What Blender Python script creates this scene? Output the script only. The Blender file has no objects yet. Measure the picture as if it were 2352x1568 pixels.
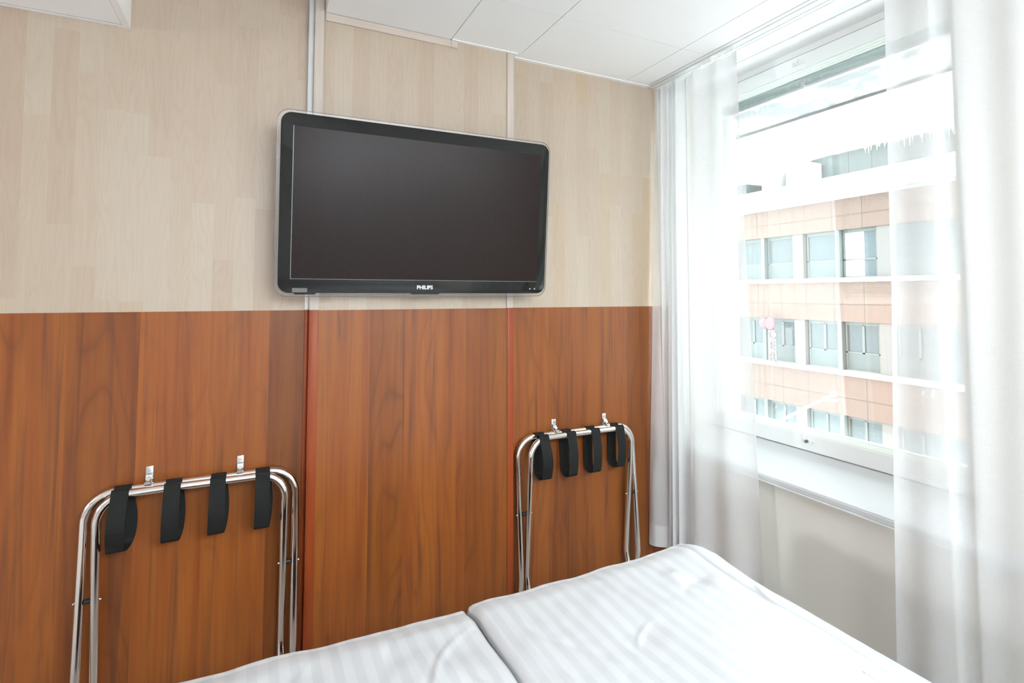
import bpy, bmesh, math, random
from mathutils import Vector, Matrix, noise
sc = bpy.context.scene
C = sc.collection
PI = math.pi
H = 1.40                      # height of the camera above the floor

# ------------------------------------------------------------------ camera
F_PX, PPY, YAW, PITCH, ROLL = 1220.36, 616.41, 0.44919, 0.047988, 0.0012715
def cam_axes():
    cy, sy = math.cos(YAW), math.sin(YAW)
    fwd = Vector((sy*math.cos(PITCH), cy*math.cos(PITCH), math.sin(PITCH)))
    rt = Vector((cy, -sy, 0)); up = rt.cross(fwd)
    c, s = math.cos(ROLL), math.sin(ROLL)
    return rt*c + up*s, up*c - rt*s, fwd
rt, up, fwd = cam_axes()
cd = bpy.data.cameras.new('camera'); cam = bpy.data.objects.new('camera', cd); C.objects.link(cam)
m = Matrix((rt, up, -fwd)).transposed().to_4x4(); m.translation = Vector((0, 0, H))
cam.matrix_world = m
cd.sensor_fit = 'HORIZONTAL'; cd.sensor_width = 36.0
cd.lens = F_PX/2352*36.0
cd.shift_x = 0.0; cd.shift_y = -(784-PPY)/2352
cd.clip_start = 0.02; cd.clip_end = 500
sc.camera = cam

# ------------------------------------------------------------------ world, lights, exposure
w = bpy.data.worlds.new('overcast_sky'); sc.world = w; w.use_nodes = True
bg = w.node_tree.nodes['Background']
bg.inputs[0].default_value = (0.93, 0.97, 1.0, 1); bg.inputs[1].default_value = 10.6

def area(name, loc, target, size, power, color=(1, 1, 1), size_y=None):
    l = bpy.data.lights.new(name, 'AREA'); l.energy = power; l.color = color
    l.shape = 'RECTANGLE' if size_y else 'SQUARE'; l.size = size
    if size_y: l.size_y = size_y
    o = bpy.data.objects.new(name, l); C.objects.link(o); o.location = loc
    d = Vector(target)-Vector(loc); o.rotation_euler = d.to_track_quat('-Z', 'Y').to_euler()
    return o
# daylight pours in through the window opening (light-sampling portal of the sky)
pl = area('window_portal', (2.30, 1.48, 1.62), (0.0, 1.48, 1.62), 1.25, 1.0, size_y=1.75)
pl.data.cycles.is_portal = True
# added interior fill behind the camera, then the lamp at the far left end
area('rear_fill_light', (1.15, -1.0, 2.36), (1.2, -0.4, 0), 1.4, 90, (0.865, 0.945, 1.0))
area('entrance_lamp_light', (-4.55, 0.95, 1.60), (0, 1.5, 1.3), 0.45, 62, (0.94, 0.975, 1.0))

ll = bpy.data.lights.new('room_fill_light', 'POINT'); ll.energy = 44; ll.color = (0.865, 0.945, 1.0); ll.shadow_soft_size = 0.22
lo = bpy.data.objects.new('room_fill_light', ll); C.objects.link(lo); lo.location = (0.40, -1.50, 2.15)  # added fill light that lifts ceiling and walls, no lamp stands here

sc.view_settings.view_transform = 'Standard'; sc.view_settings.look = 'None'
sc.view_settings.exposure = 0.20; sc.view_settings.gamma = 1.0; sc.view_settings.use_curve_mapping = False
sc.cycles.use_denoising = True
sc.cycles.max_bounces = 14; sc.cycles.diffuse_bounces = 8; sc.cycles.transparent_max_bounces = 24
sc.cycles.caustics_reflective = False; sc.cycles.caustics_refractive = False

# ------------------------------------------------------------------ node helpers
def mat(name):
    m = bpy.data.materials.new(name); m.use_nodes = True
    nt = m.node_tree; nt.nodes.clear()
    out = nt.nodes.new('ShaderNodeOutputMaterial')
    return m, nt, out
class N:
    def __init__(s, nt): s.nt = nt
    def new(s, t, **k):
        n = s.nt.nodes.new(t)
        for a, b in k.items(): setattr(n, a, b)
        return n
    def link(s, a, b): s.nt.links.new(a, b)
    def setin(s, sock, v):
        if hasattr(v, 'is_output') or isinstance(v, bpy.types.NodeSocket): s.nt.links.new(v, sock)
        else: sock.default_value = v
    def math(s, op, a, b=None, c=None):
        n = s.new('ShaderNodeMath', operation=op)
        s.setin(n.inputs[0], a)
        if b is not None: s.setin(n.inputs[1], b)
        if c is not None: s.setin(n.inputs[2], c)
        return n.outputs[0]
    def mix(s, f, a, b, blend='MIX'):
        n = s.new('ShaderNodeMix', data_type='RGBA', blend_type=blend)
        s.setin(n.inputs[0], f); s.setin(n.inputs[6], a); s.setin(n.inputs[7], b)
        return n.outputs[2]
    def noise(s, vec, scale=1.0, detail=2.0, rough=0.5, dist=0.0):
        n = s.new('ShaderNodeTexNoise'); s.link(vec, n.inputs['Vector'])
        n.inputs['Scale'].default_value = scale; n.inputs['Detail'].default_value = detail
        n.inputs['Roughness'].default_value = rough; n.inputs['Distortion'].default_value = dist
        return n.outputs['Fac']
    def comb(s, x, y, z):
        n = s.new('ShaderNodeCombineXYZ'); s.setin(n.inputs[0], x); s.setin(n.inputs[1], y); s.setin(n.inputs[2], z)
        return n.outputs[0]
    def xyz(s, vec):
        n = s.new('ShaderNodeSeparateXYZ'); s.link(vec, n.inputs[0]); return n.outputs
    def pos(s):
        return s.new('ShaderNodeTexCoord').outputs['Object']
    def ramp(s, fac, stops, interp='LINEAR'):
        n = s.new('ShaderNodeValToRGB'); cr = n.color_ramp; cr.interpolation = interp
        while len(cr.elements) < len(stops): cr.elements.new(0.5)
        for e, (p, c) in zip(cr.elements, stops):
            e.position = p; e.color = (c[0], c[1], c[2], 1) if hasattr(c, '__len__') else (c, c, c, 1)
        s.setin(n.inputs[0], fac); return n.outputs[0]
    def bump(s, h, strength=0.1, dist=0.002):
        n = s.new('ShaderNodeBump'); n.inputs['Strength'].default_value = strength
        n.inputs['Distance'].default_value = dist; s.link(h, n.inputs['Height']); return n.outputs[0]
    def pbr(s, out, color, rough=0.5, metal=0.0, normal=None, spec=0.5, **k):
        p = s.new('ShaderNodeBsdfPrincipled')
        s.setin(p.inputs['Base Color'], color); s.setin(p.inputs['Roughness'], rough)
        p.inputs['Metallic'].default_value = metal; p.inputs['Specular IOR Level'].default_value = spec
        if normal is not None: s.link(normal, p.inputs['Normal'])
        for a, b in k.items(): s.setin(p.inputs[a.replace('_', ' ')], b)
        s.link(p.outputs[0], out.inputs[0]); return p
def col(r, g, b):             # sRGB 0-255 to linear
    f = lambda v: ((v/255+0.055)/1.055)**2.4 if v > 10 else v/255/12.92
    return (f(r), f(g), f(b), 1)
def plain(name, c, rough=0.5, metal=0.0, spec=0.5, bump=None, **k):
    m, nt, out = mat(name); n = N(nt)
    nz = n.noise(n.pos(), 6.0, 3.0)
    v = n.mix(0.035, c, n.mix(nz, (c[0]*.6, c[1]*.6, c[2]*.6, 1), (min(1, c[0]*1.2), min(1, c[1]*1.2), min(1, c[2]*1.2), 1)))
    nm = None
    if bump: nm = n.bump(n.noise(n.pos(), bump[0], 3.0), bump[1], bump[2])
    n.pbr(out, v, rough, metal, nm, spec, **k)
    return m

# ------------------------------------------------------------------ materials
M = {}
def light_laminate():
    m, nt, out = mat('pale_beech_laminate'); n = N(nt)
    p = n.xyz(n.pos()); X, Z = p[0], p[2]
    c = n.math('FLOOR', n.math('DIVIDE', n.math('ADD', X, 0.008), 0.0645))
    wn = n.new('ShaderNodeTexWhiteNoise', noise_dimensions='1D'); n.setin(wn.inputs['W'], c)
    r = n.math('FLOOR', n.math('ADD', n.math('DIVIDE', Z, 0.62), n.math('MULTIPLY', wn.outputs['Value'], 7.3)))
    w2 = n.new('ShaderNodeTexWhiteNoise', noise_dimensions='2D'); n.setin(w2.inputs['Vector'], n.comb(c, r, 0.0))
    tone = n.ramp(w2.outputs['Value'], [(0, col(178, 158, 140)), (0.3, col(182, 164, 146)), (0.6, col(184, 167, 149)), (0.85, col(186, 172, 155)), (1.0, col(181, 160, 135))])
    off = n.math('MULTIPLY', w2.outputs['Value'], 37.0)
    g1 = n.noise(n.comb(n.math('MULTIPLY', X, 120.0), off, n.math('MULTIPLY', Z, 7.0)), 1.0, 4.0, 0.6)
    cat = n.noise(n.comb(n.math('MULTIPLY', X, 16.0), off, n.math('MULTIPLY', Z, 1.6)), 1.0, 1.5, 0.4)
    ring = n.math('POWER', n.math('ABSOLUTE', n.math('SINE', n.math('MULTIPLY', cat, 46.0))), 0.7)
    fl = n.noise(n.comb(n.math('MULTIPLY', X, 420.0), off, n.math('MULTIPLY', Z, 60.0)), 1.0, 2.0, 0.5)
    t = n.mix(0.10, tone, n.ramp(g1, [(0.3, col(152, 122, 95)), (0.7, col(194, 179, 163))]))
    t = n.mix(n.math('MULTIPLY', n.math('SUBTRACT', 1.0, ring), 0.20), t, col(165, 137, 109))
    t = n.mix(n.math('MULTIPLY', n.math('SUBTRACT', fl, 0.5), 0.25), t, col(152, 122, 93))
    n.pbr(out, t, 0.44, spec=0.7, normal=n.bump(g1, 0.12, 0.001))
    return m
def dark_laminate():
    m, nt, out = mat('cherry_laminate'); n = N(nt)
    p = n.xyz(n.pos()); X, Z = p[0], p[2]
    f = n.math('DIVIDE', n.math('ADD', X, 1.2), 3.4)
    P = lambda x: max(0.0, (x+1.2)/3.4)
    st = [(-1.2, .95), (-.725, 1.06), (-.531, .90), (-.340, 1.16), (-.15, 1.10), (.044, .74), (.181, 1.10), (.388, .90), (.521, 1.10), (.650, 1.06), (.777, .90), (.992, 1.10), (1.189, .94), (1.40, .98), (1.62, .78)]
    tint = n.ramp(f, [(P(a), b*0.7) for a, b in st], 'CONSTANT')
    pid = n.ramp(f, [(P(a), (i*0.618) % 1.0) for i, (a, b) in enumerate(st)], 'CONSTANT')
    off = n.math('MULTIPLY', pid, 53.0)
    big = n.noise(n.comb(n.math('MULTIPLY', X, 6.5), off, n.math('MULTIPLY', Z, 1.3)), 1.0, 1.0, 0.4)
    ring = n.math('ABSOLUTE', n.math('SINE', n.math('MULTIPLY', big, 24.0)))
    ringm = n.noise(n.comb(n.math('MULTIPLY', X, 7.0), n.math('ADD', off, 5.0), n.math('MULTIPLY', Z, 1.2)), 1.0, 1.0)
    fib = n.noise(n.comb(n.math('MULTIPLY', X, 170.0), off, n.math('MULTIPLY', Z, 6.0)), 1.0, 5.0, 0.65)
    fib2 = n.noise(n.comb(n.math('MULTIPLY', X, 22.0), off, n.math('MULTIPLY', Z, 0.8)), 1.0, 3.0, 0.6)
    base = n.ramp(fib2, [(0.26, col(118, 60, 24)), (0.42, col(138, 75, 32)), (0.60, col(148, 85, 34)), (0.75, col(136, 76, 37))])
    base = n.mix(n.math('MULTIPLY', n.math('SUBTRACT', fib, 0.36), 0.50), base, col(98, 56, 30))
    rf = n.math('MULTIPLY', n.math('MULTIPLY', n.math('POWER', n.math('SUBTRACT', 1.0, ring), 2.5), n.math('MAXIMUM', 0.0, n.math('MULTIPLY', n.math('SUBTRACT', ringm, 0.42), 4.0))), 0.34)
    base = n.mix(rf, base, col(73, 38, 26))
    # greyish dark flame streaks
    fl = n.noise(n.comb(n.math('MULTIPLY', X, 22.0), n.math('ADD', off, 9.0), n.math('MULTIPLY', Z, 0.9)), 1.0, 3.0, 0.6, 1.2)
    base = n.mix(n.math('MULTIPLY', n.math('MAXIMUM', 0.0, n.math('SUBTRACT', fl, 0.51)), 3.0), base, col(80, 48, 37))
    # tiny knots
    vo = n.new('ShaderNodeTexVoronoi', feature='F1'); n.link(n.comb(n.math('MULTIPLY', X, 5.0), 0.0, n.math('MULTIPLY', Z, 3.2)), vo.inputs['Vector'])
    kn = n.math('LESS_THAN', vo.outputs['Distance'], 0.022)
    base = n.mix(n.math('MULTIPLY', kn, 0.6), base, col(52, 27, 17))
    sp = n.new('ShaderNodeVectorMath', operation='SCALE'); n.link(base, sp.inputs[0]); n.setin(sp.inputs['Scale'], n.math('MULTIPLY', tint, 1.43))
    n.pbr(out, sp.outputs[0], 0.36, spec=0.42, normal=n.bump(fib, 0.06, 0.001))
    return m
M['light'] = light_laminate(); M['dark'] = dark_laminate()
def grained(name, c1, c2, rough, spec=0.5, axis=2):
    m, nt, out = mat(name); n = N(nt); p = n.xyz(n.pos())
    sx = [90.0, 90.0, 90.0]; sx[axis] = 5.0
    g = n.noise(n.comb(n.math('MULTIPLY', p[0], sx[0]), n.math('MULTIPLY', p[1], sx[1]), n.math('MULTIPLY', p[2], sx[2])), 1.0, 4.0, 0.6)
    n.pbr(out, n.ramp(g, [(0.3, c1), (0.7, c2)]), rough, spec=spec); return m
M['trim_light'] = grained('pale_trim', col(192, 178, 166), col(200, 188, 178), 0.4)
M['trim_light_h'] = grained('pale_trim_across', col(192, 177, 165), col(200, 187, 176), 0.4, axis=0)
M['trim_dark'] = grained('red_cherry_trim', col(140, 62, 27), col(150, 70, 32), 0.4, 0.3)
M['white'] = plain('white_paint', col(240, 240, 240), 0.45)
M['white_gloss'] = plain('white_gloss_paint', col(238, 240, 240), 0.25)
M['duct'] = plain('duct_grey_white', col(198, 200, 200), 0.4)
M['board'] = plain('window_board_white', col(206, 208, 209), 0.35)
M['ceil'] = plain('ceiling_tile_white', col(243, 243, 243), 0.75, bump=(260, 0.12, 0.001))
M['ceil_back'] = plain('void_grey', col(70, 72, 72), 0.9)
M['wallpaint'] = plain('window_wall_paint', col(226, 224, 216), 0.6, bump=(90, 0.05, 0.001))
M['wallplain'] = plain('room_wall_paint', col(234, 235, 236), 0.7)
M['carpet'] = plain('carpet_grey', col(188, 186, 184), 0.95, bump=(400, 0.5, 0.003))
M['pvc'] = plain('white_pvc', col(236, 239, 238), 0.35)
M['bead'] = plain('glazing_bead', col(240, 246, 240), 0.3)
M['grey_line'] = plain('rubber_gasket', col(150, 152, 150), 0.7)
M['alu'] = plain('slat_aluminium', (0.78, 0.86, 0.85, 1), 0.4)
M['alu2'] = plain('slat_aluminium_dark', (0.5, 0.56, 0.56, 1), 0.45)
M['chrome'] = plain('chrome', (0.90, 0.87, 0.84, 1), 0.09, 1.0)
M['steel'] = plain('zinc_steel', (0.72, 0.71, 0.70, 1), 0.22, 1.0)
M['black_plastic'] = plain('black_plastic', col(18, 18, 18), 0.5)
M['bezel'] = plain('black_gloss_bezel', col(12, 13, 13), 0.06, spec=0.55)
M['housing'] = plain('dark_housing', col(30, 30, 32), 0.45)
M['screen_rim'] = plain('grey_screen_rim', col(120, 122, 120), 0.2)
M['letter_white'] = plain('lettering_white', col(238, 238, 238), 0.4)
M['sticker'] = plain('sensor_grey', col(108, 102, 100), 0.35)
M['led'] = plain('indicator_pale', col(225, 228, 226), 0.3)
M['ceramic'] = plain('hook_white', col(246, 246, 246), 0.35)
def screen_mat():
    m, nt, out = mat('matte_lcd'); n = N(nt)
    g = n.noise(n.pos(), 260.0, 2.0)
    n.pbr(out, n.ramp(g, [(0.3, col(30, 21, 19)), (0.7, col(38, 27, 25))]), 0.30, spec=0.15); return m
M['screen'] = screen_mat()
def schlick(n, f0):
    lw = n.new('ShaderNodeLayerWeight'); lw.inputs[0].default_value = 0.5
    return n.math('ADD', f0, n.math('MULTIPLY', n.math('POWER', lw.outputs['Facing'], 5.0), 1-f0))
def acrylic():
    m, nt, out = mat('clear_acrylic'); n = N(nt)
    t = n.new('ShaderNodeBsdfTransparent'); t.inputs[0].default_value = (0.93, 0.93, 0.93, 1)
    g = n.new('ShaderNodeBsdfGlossy'); g.inputs[1].default_value = 0.30
    ms = n.new('ShaderNodeMixShader'); n.link(schlick(n, 0.04), ms.inputs[0]); n.link(t.outputs[0], ms.inputs[1]); n.link(g.outputs[0], ms.inputs[2])
    n.link(ms.outputs[0], out.inputs[0]); return m
M['acrylic'] = acrylic()
M['acrylic_edge'] = plain('acrylic_edge', col(122, 112, 112), 0.2)
def pane(name, tint, f0=0.05):
    m, nt, out = mat(name); n = N(nt)
    t = n.new('ShaderNodeBsdfTransparent'); t.inputs[0].default_value = tint
    g = n.new('ShaderNodeBsdfGlossy'); g.inputs[1].default_value = 0.0
    f = schlick(n, f0)
    ms = n.new('ShaderNodeMixShader'); n.link(f, ms.inputs[0]); n.link(t.outputs[0], ms.inputs[1]); n.link(g.outputs[0], ms.inputs[2])
    n.link(ms.outputs[0], out.inputs[0]); return m
M['glass'] = pane('window_glass', (0.97, 0.99, 0.985, 1), 0.18)
M['glass2'] = pane('window_glass_outer', (0.97, 0.99, 0.985, 1), 0.06)
def sheer(name, dens=0.62):
    m, nt, out = mat(name); n = N(nt); p = n.xyz(n.pos())
    w1 = n.noise(n.comb(n.math('MULTIPLY', p[0], 900.0), n.math('MULTIPLY', p[1], 900.0), n.math('MULTIPLY', p[2], 30.0)), 1.0, 2.0, 0.6)
    w2 = n.noise(n.comb(n.math('MULTIPLY', p[0], 30.0), n.math('MULTIPLY', p[1], 30.0), n.math('MULTIPLY', p[2], 900.0)), 1.0, 2.0, 0.6)
    f = n.math('ADD', dens-0.10, n.math('MULTIPLY', n.math('ADD', w1, w2), 0.10))
    d = n.new('ShaderNodeBsdfDiffuse'); d.inputs[0].default_value = (0.84, 0.845, 0.85, 1)
    tl = n.new('ShaderNodeBsdfTranslucent'); tl.inputs[0].default_value = (0.84, 0.845, 0.85, 1)
    a = n.new('ShaderNodeMixShader'); a.inputs[0].default_value = 0.29; n.link(d.outputs[0], a.inputs[1]); n.link(tl.outputs[0], a.inputs[2])
    t = n.new('ShaderNodeBsdfTransparent')
    b = n.new('ShaderNodeMixShader'); n.link(f, b.inputs[0]); n.link(t.outputs[0], b.inputs[1]); n.link(a.outputs[0], b.inputs[2])
    n.link(b.outputs[0], out.inputs[0]); return m
M['sheer'] = sheer('sheer_white_voile', 0.66)
def satin(name, x0):
    m, nt, out = mat(name); n = N(nt); p = n.xyz(n.pos())
    uvn = n.new('ShaderNodeUVMap'); uv = n.xyz(uvn.outputs[0])
    s = n.math('FRACT', n.math('DIVIDE', uv[0], 0.043))
    st = n.math('GREATER_THAN', s, 0.5)
    fine = n.noise(n.comb(n.math('MULTIPLY', uv[0], 900.0), n.math('MULTIPLY', uv[1], 60.0), 0.0), 1.0, 2.0)
    st = n.math('MULTIPLY', st, n.math('LESS_THAN', uv[0], 1.252))
    c = n.mix(st, col(190, 192, 195), col(198, 199, 201))
    r = n.math('ADD', 0.48, n.math('MULTIPLY', st, 0.20))
    n.pbr(out, c, r, spec=0.35, normal=n.bump(fine, 0.06, 0.0006), Sheen_Weight=0.15)
    return m
M['satin'] = satin('satin_stripe_cotton', 0)
M['cotton'] = plain('white_cotton', col(240, 240, 240), 0.85)
M['divan'] = plain('divan_fabric', col(92, 84, 78), 0.9)
def webbing():
    m, nt, out = mat('black_webbing'); n = N(nt); p = n.xyz(n.pos())
    g = n.noise(n.comb(n.math('MULTIPLY', p[0], 700.0), n.math('MULTIPLY', p[1], 300.0), n.math('MULTIPLY', p[2], 500.0)), 1.0, 2.0)
    wv = n.math('SINE', n.math('MULTIPLY', p[2], 2600.0))
    n.pbr(out, n.mix(g, col(12, 13, 12), col(38, 39, 37)), 0.8, spec=0.3, normal=n.bump(wv, 0.25, 0.0006)); return m
M['web'] = webbing()
M['snow'] = plain('snow', col(250, 252, 254), 0.7, bump=(7, 0.2, 0.03))
def ledge_mat():
    m, nt, out = mat('wet_snowy_sheet'); n = N(nt)
    nz = n.noise(n.pos(), 4.0, 4.0, 0.6)
    n.pbr(out, n.ramp(nz, [(0.38, (0.17, 0.175, 0.18, 1)), (0.46, (0.21, 0.212, 0.215, 1)), (0.52, (0.45, 0.45, 0.45, 1))]), 0.6); return m
M['ledge'] = ledge_mat()
M['stone_white'] = plain('white_render', (0.310, 0.310, 0.305, 1), 0.7)
def cladding():
    m, nt, out = mat('terracotta_cladding'); n = N(nt); p = n.xyz(n.pos()); Y = p[1]; Z = p[2]
    pn = n.math('FLOOR', n.math('DIVIDE', Y, 1.02))
    wn = n.new('ShaderNodeTexWhiteNoise', noise_dimensions='1D'); n.setin(wn.inputs['W'], pn)
    c = n.mix(wn.outputs['Value'], (0.121, 0.084, 0.071, 1), (0.133, 0.095, 0.078, 1))
    c = n.mix(n.math('LESS_THAN', n.math('ABSOLUTE', n.math('SUBTRACT', n.math('FRACT', n.math('DIVIDE', Y, 1.02)), 0.5)), 0.012), c, (0.066, 0.048, 0.043, 1))
    nz = n.noise(n.pos(), 3.0, 4.0); c = n.mix(n.math('MULTIPLY', nz, 0.35), c, (0.139, 0.110, 0.095, 1))
    n.pbr(out, c, 0.8, spec=0.2); return m
M['clad'] = cladding()
M['clad_seam'] = plain('panel_joint', (0.072, 0.055, 0.048, 1), 0.8)
M['teal'] = plain('teal_grey_metal', (0.059, 0.075, 0.075, 1), 0.5)
M['frame_ext'] = plain('pale_green_frame', (0.088, 0.100, 0.094, 1), 0.5)
def ext_glass():
    m, nt, out = mat('street_window_glass'); n = N(nt)
    n.pbr(out, (0.049, 0.065, 0.070, 1), 0.05, spec=0.4); return m
M['ext_glass'] = ext_glass()
M['ext_dark'] = plain('office_interior_blue', col(150, 180, 196), 0.4)
M['blind_white'] = plain('white_roller_blind', col(252, 252, 252), 0.7)
M['pier'] = plain('pinkish_pier', (0.119, 0.110, 0.104, 1), 0.8)
M['pink'] = plain('pink_reflection', (0.099, 0.052, 0.059, 1), 0.5)
M['yellow'] = plain('pale_yellow_panel', (0.131, 0.130, 0.102, 1), 0.7)

# ------------------------------------------------------------------ mesh helpers
def link(name, me, m=None, parent=None):
    o = bpy.data.objects.new(name, me); C.objects.link(o)
    if m is not None: me.materials.append(m)
    if parent is not None: o.parent = parent
    return o
def finish(bm, name, m=None, parent=None, smooth=False, angle=None):
    me = bpy.data.meshes.new(name); bm.normal_update(); bm.to_mesh(me); bm.free()
    if smooth:
        for p in me.polygons: p.use_smooth = True
        if angle: me.set_sharp_from_angle(angle=angle)
    return link(name, me, m, parent)
def add_box(bm, a, b):
    x0, y0, z0 = [min(p, q) for p, q in zip(a, b)]; x1, y1, z1 = [max(p, q) for p, q in zip(a, b)]
    v = [bm.verts.new(c) for c in ((x0,y0,z0),(x1,y0,z0),(x1,y1,z0),(x0,y1,z0),(x0,y0,z1),(x1,y0,z1),(x1,y1,z1),(x0,y1,z1))]
    fs = [bm.faces.new([v[i] for i in f]) for f in ((0,3,2,1),(4,5,6,7),(0,1,5,4),(1,2,6,5),(2,3,7,6),(3,0,4,7))]
    return v, fs
def boxes(name, lst, m, parent=None, bevel=0.0):
    bm = bmesh.new()
    for a, b in lst: add_box(bm, a, b)
    if bevel: bmesh.ops.bevel(bm, geom=bm.edges[:], offset=bevel, segments=2, affect='EDGES', profile=0.5)
    return finish(bm, name, m, parent, smooth=bool(bevel), angle=0.6)
def frames(pts, closed=False):
    n = len(pts); T = []
    for i in range(n):
        if closed: t = pts[(i+1) % n]-pts[i-1]
        else: t = pts[min(i+1, n-1)]-pts[max(i-1, 0)]
        T.append(t.normalized())
    u = T[0].orthogonal().normalized(); U = [u]
    for i in range(1, n):
        u = U[-1]; u = (u-T[i]*u.dot(T[i])).normalized(); U.append(u)
    return T, U
def tube(bm, pts, r, seg=16, closed=False, rs=None):
    pts = [Vector(p) for p in pts]; T, U = frames(pts, closed); rings = []
    for i, p in enumerate(pts):
        V = T[i].cross(U[i]); rr = rs[i] if rs else r
        rings.append([bm.verts.new(p+(U[i]*math.cos(2*PI*k/seg)+V*math.sin(2*PI*k/seg))*rr) for k in range(seg)])
    n = len(rings)
    for i in range(n if closed else n-1):
        a, b = rings[i], rings[(i+1) % n]
        sh = 0
        if closed and i == n-1:   # align the last ring with the first
            d = [(a[0].co-b[k].co).length for k in range(seg)]; sh = d.index(min(d))
        for k in range(seg):
            bm.faces.new((a[k], a[(k+1) % seg], b[(k+1+sh) % seg], b[(k+sh) % seg]))
    if not closed:
        bm.faces.new(rings[0][::-1]); bm.faces.new(rings[-1])
def cyl(bm, p, q, r, seg=20, r2=None):
    tube(bm, [p, q], r, seg, rs=[r, r if r2 is None else r2])
def thing(name, label, cat, loc=(0, 0, 0), group=None):
    o = bpy.data.objects.new(name, None); C.objects.link(o); o.location = loc
    o.empty_display_size = 0.05
    o['label'] = label; o['category'] = cat
    if group: o['group'] = group
    return o
def tag(o, label, cat, group=None):
    o['label'] = label; o['category'] = cat
    if group: o['group'] = group
    return o
def struct(o, label=None, cat=None):
    o['kind'] = 'structure'
    if label: o['label'] = label
    if cat: o['category'] = cat
    return o

WY = 2.10; CY = 2.058; CX0, CX1 = 0.181, 0.992         # back wall plane, column front and sides
WZ = H-0.0600                                           # top of the dark wainscot
ZC = H+1.0515                                           # ceiling height
ZHI = H+1.22                                            # higher ceiling of the recess

# ------------------------------------------------------------------ room shell
struct(boxes('floor', [((-5, -2.4, -0.05), (2.4, 2.1, 0))], M['carpet']), 'light grey carpet floor hidden below the beds', 'floor')
wb = bpy.data.objects.new('wall_back', None); C.objects.link(wb); struct(wb, 'rear wall with pale laminate above a cherry wainscot and a shallow column', 'wall')
boxes('core', [((-5, WY, 0), (2.4, WY+0.1, 2.75)), ((CX0, CY+0.001, 0), (CX1, WY+0.05, 2.75))], M['wallplain'], wb)
up_ = boxes('upper_panel', [((-5, WY-0.004, WZ), (CX0, WY+0.001, 2.7))], M['light'], wb)
boxes('upper_panel', [((CX0+0.0005, CY-0.004, WZ), (CX1-0.0005, CY+0.002, 2.7)), ((CX0-0.0005, CY-0.003, WZ), (CX0+0.001, WY, 2.7)), ((CX1-0.001, CY-0.003, WZ), (CX1+0.0005, WY, 2.7))], M['light'], wb)
boxes('upper_panel', [((CX1, WY-0.004, WZ), (2.10, WY+0.001, 2.7))], M['light'], wb)
boxes('wainscot_panel', [((-5, WY-0.006, 0), (CX0, WY+0.001, WZ))], M['dark'], wb)
boxes('wainscot_panel', [((CX0+0.0005, CY-0.006, 0), (CX1-0.0005, CY+0.002, WZ)), ((CX0-0.0005, CY-0.005, 0), (CX0+0.001, WY, WZ)), ((CX1-0.001, CY-0.005, 0), (CX1+0.0005, WY, WZ))], M['dark'], wb)
boxes('wainscot_panel', [((CX1, WY-0.006, 0), (2.10, WY+0.001, WZ))], M['dark'], wb)
# corner trims of the column (upper pale, lower cherry)
tn = [0]
def trim(lst, m, lab, bevel=0.0, parent=None):
    tn[0] += 1
    o = boxes('trim_%d' % tn[0], lst, m, parent, bevel); return struct(o, lab, 'trim')
def L_trim(x0, side, z0, z1, m, wd, lab):
    y = CY-0.006
    trim([((x0, y-0.003, z0), (x0+side*wd, y, z1)), ((x0-side*0.003, y-0.003, z0), (x0, WY-0.006, z1))], m, lab, 0.0008)
L_trim(CX0-0.001, 1, WZ+0.001, 2.62, M['trim_light'], 0.029, 'pale corner moulding on the left edge of the column')
L_trim(CX0-0.001, 1, 0, WZ, M['trim_dark'], 0.028, 'red brown corner moulding on the left edge of the column, lower half')
L_trim(CX1+0.001, -1, WZ+0.001, ZC-0.004, M['trim_light'], 0.029, 'pale corner moulding on the right edge of the column')
L_trim(CX1+0.001, -1, 0, WZ, M['trim_dark'], 0.026, 'red brown corner moulding on the right edge of the column, lower half')
trim([((CX0-0.017, WY-0.012, WZ+0.001), (CX0-0.0045, WY-0.004, H+0.34))], M['white'], 'narrow white strip beside the column above the wainscot', 0.001)
trim([((CX0-0.017, WY-0.013, 0), (CX0-0.0045, WY-0.006, WZ))], M['trim_dark'], 'narrow cherry strip in the corner beside the column', 0.001)
# pale lath under the ceiling on the column
bm = bmesh.new()
y0, y1 = CY-0.0105, CY-0.004
add_box(bm, (CX0+0.034, y0, ZC-0.031), (0.706, y1, ZC-0.002))
add_box(bm, (0.7075, y0, ZC-0.031), (0.7345, y1, ZC-0.004))
tn[0] += 1
struct(finish(bm, 'trim_%d' % tn[0], M['trim_light_h']), 'pale mitred lath below the ceiling tile on the column', 'trim')

# ceiling tiles: one mesh of slabs with open joints, a dark void above
xs = [0.215, 0.7065, 1.0265, 1.626, 1.760]
ys = [WY-0.004, 1.692, 1.092, 0.492, -0.108, -0.708, -1.308, -1.908, -2.4]
bm = bmesh.new()
for i in range(4):
    g = 0.0016
    cuts = ys if i > 0 else [WY-0.004, 0.2, -1.0, -2.4]
    for j in range(len(cuts)-1):
        ytop = cuts[j]
        if j == 0: ytop = (CY-0.010 if xs[i] < CX1-0.2 else (CY-0.010 if xs[i] < 0.9 else WY-0.022))
        if j == 0 and i in (0,): ytop = CY-0.006
        if j == 0 and i == 1: ytop = CY-0.016
        if j == 0 and i == 2: ytop = WY-0.022
        if j == 0 and i == 3: ytop = WY-0.022
        gy = 0.0007 if j == 0 else 0.0008
        add_box(bm, (xs[i]+(g if i else 0), cuts[j+1]+gy, ZC), (xs[i+1]-g, ytop-(0.0 if j == 0 else gy), ZC+0.018))
struct(finish(bm, 'ceiling', M['ceil']), 'white ceiling tiles with thin joints', 'ceiling')
struct(boxes('ceiling', [((0.217, -2.4, ZC+0.02), (2.05, 2.1, ZC+0.05))], M['ceil_back']), 'void above the ceiling tiles', 'ceiling')
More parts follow.
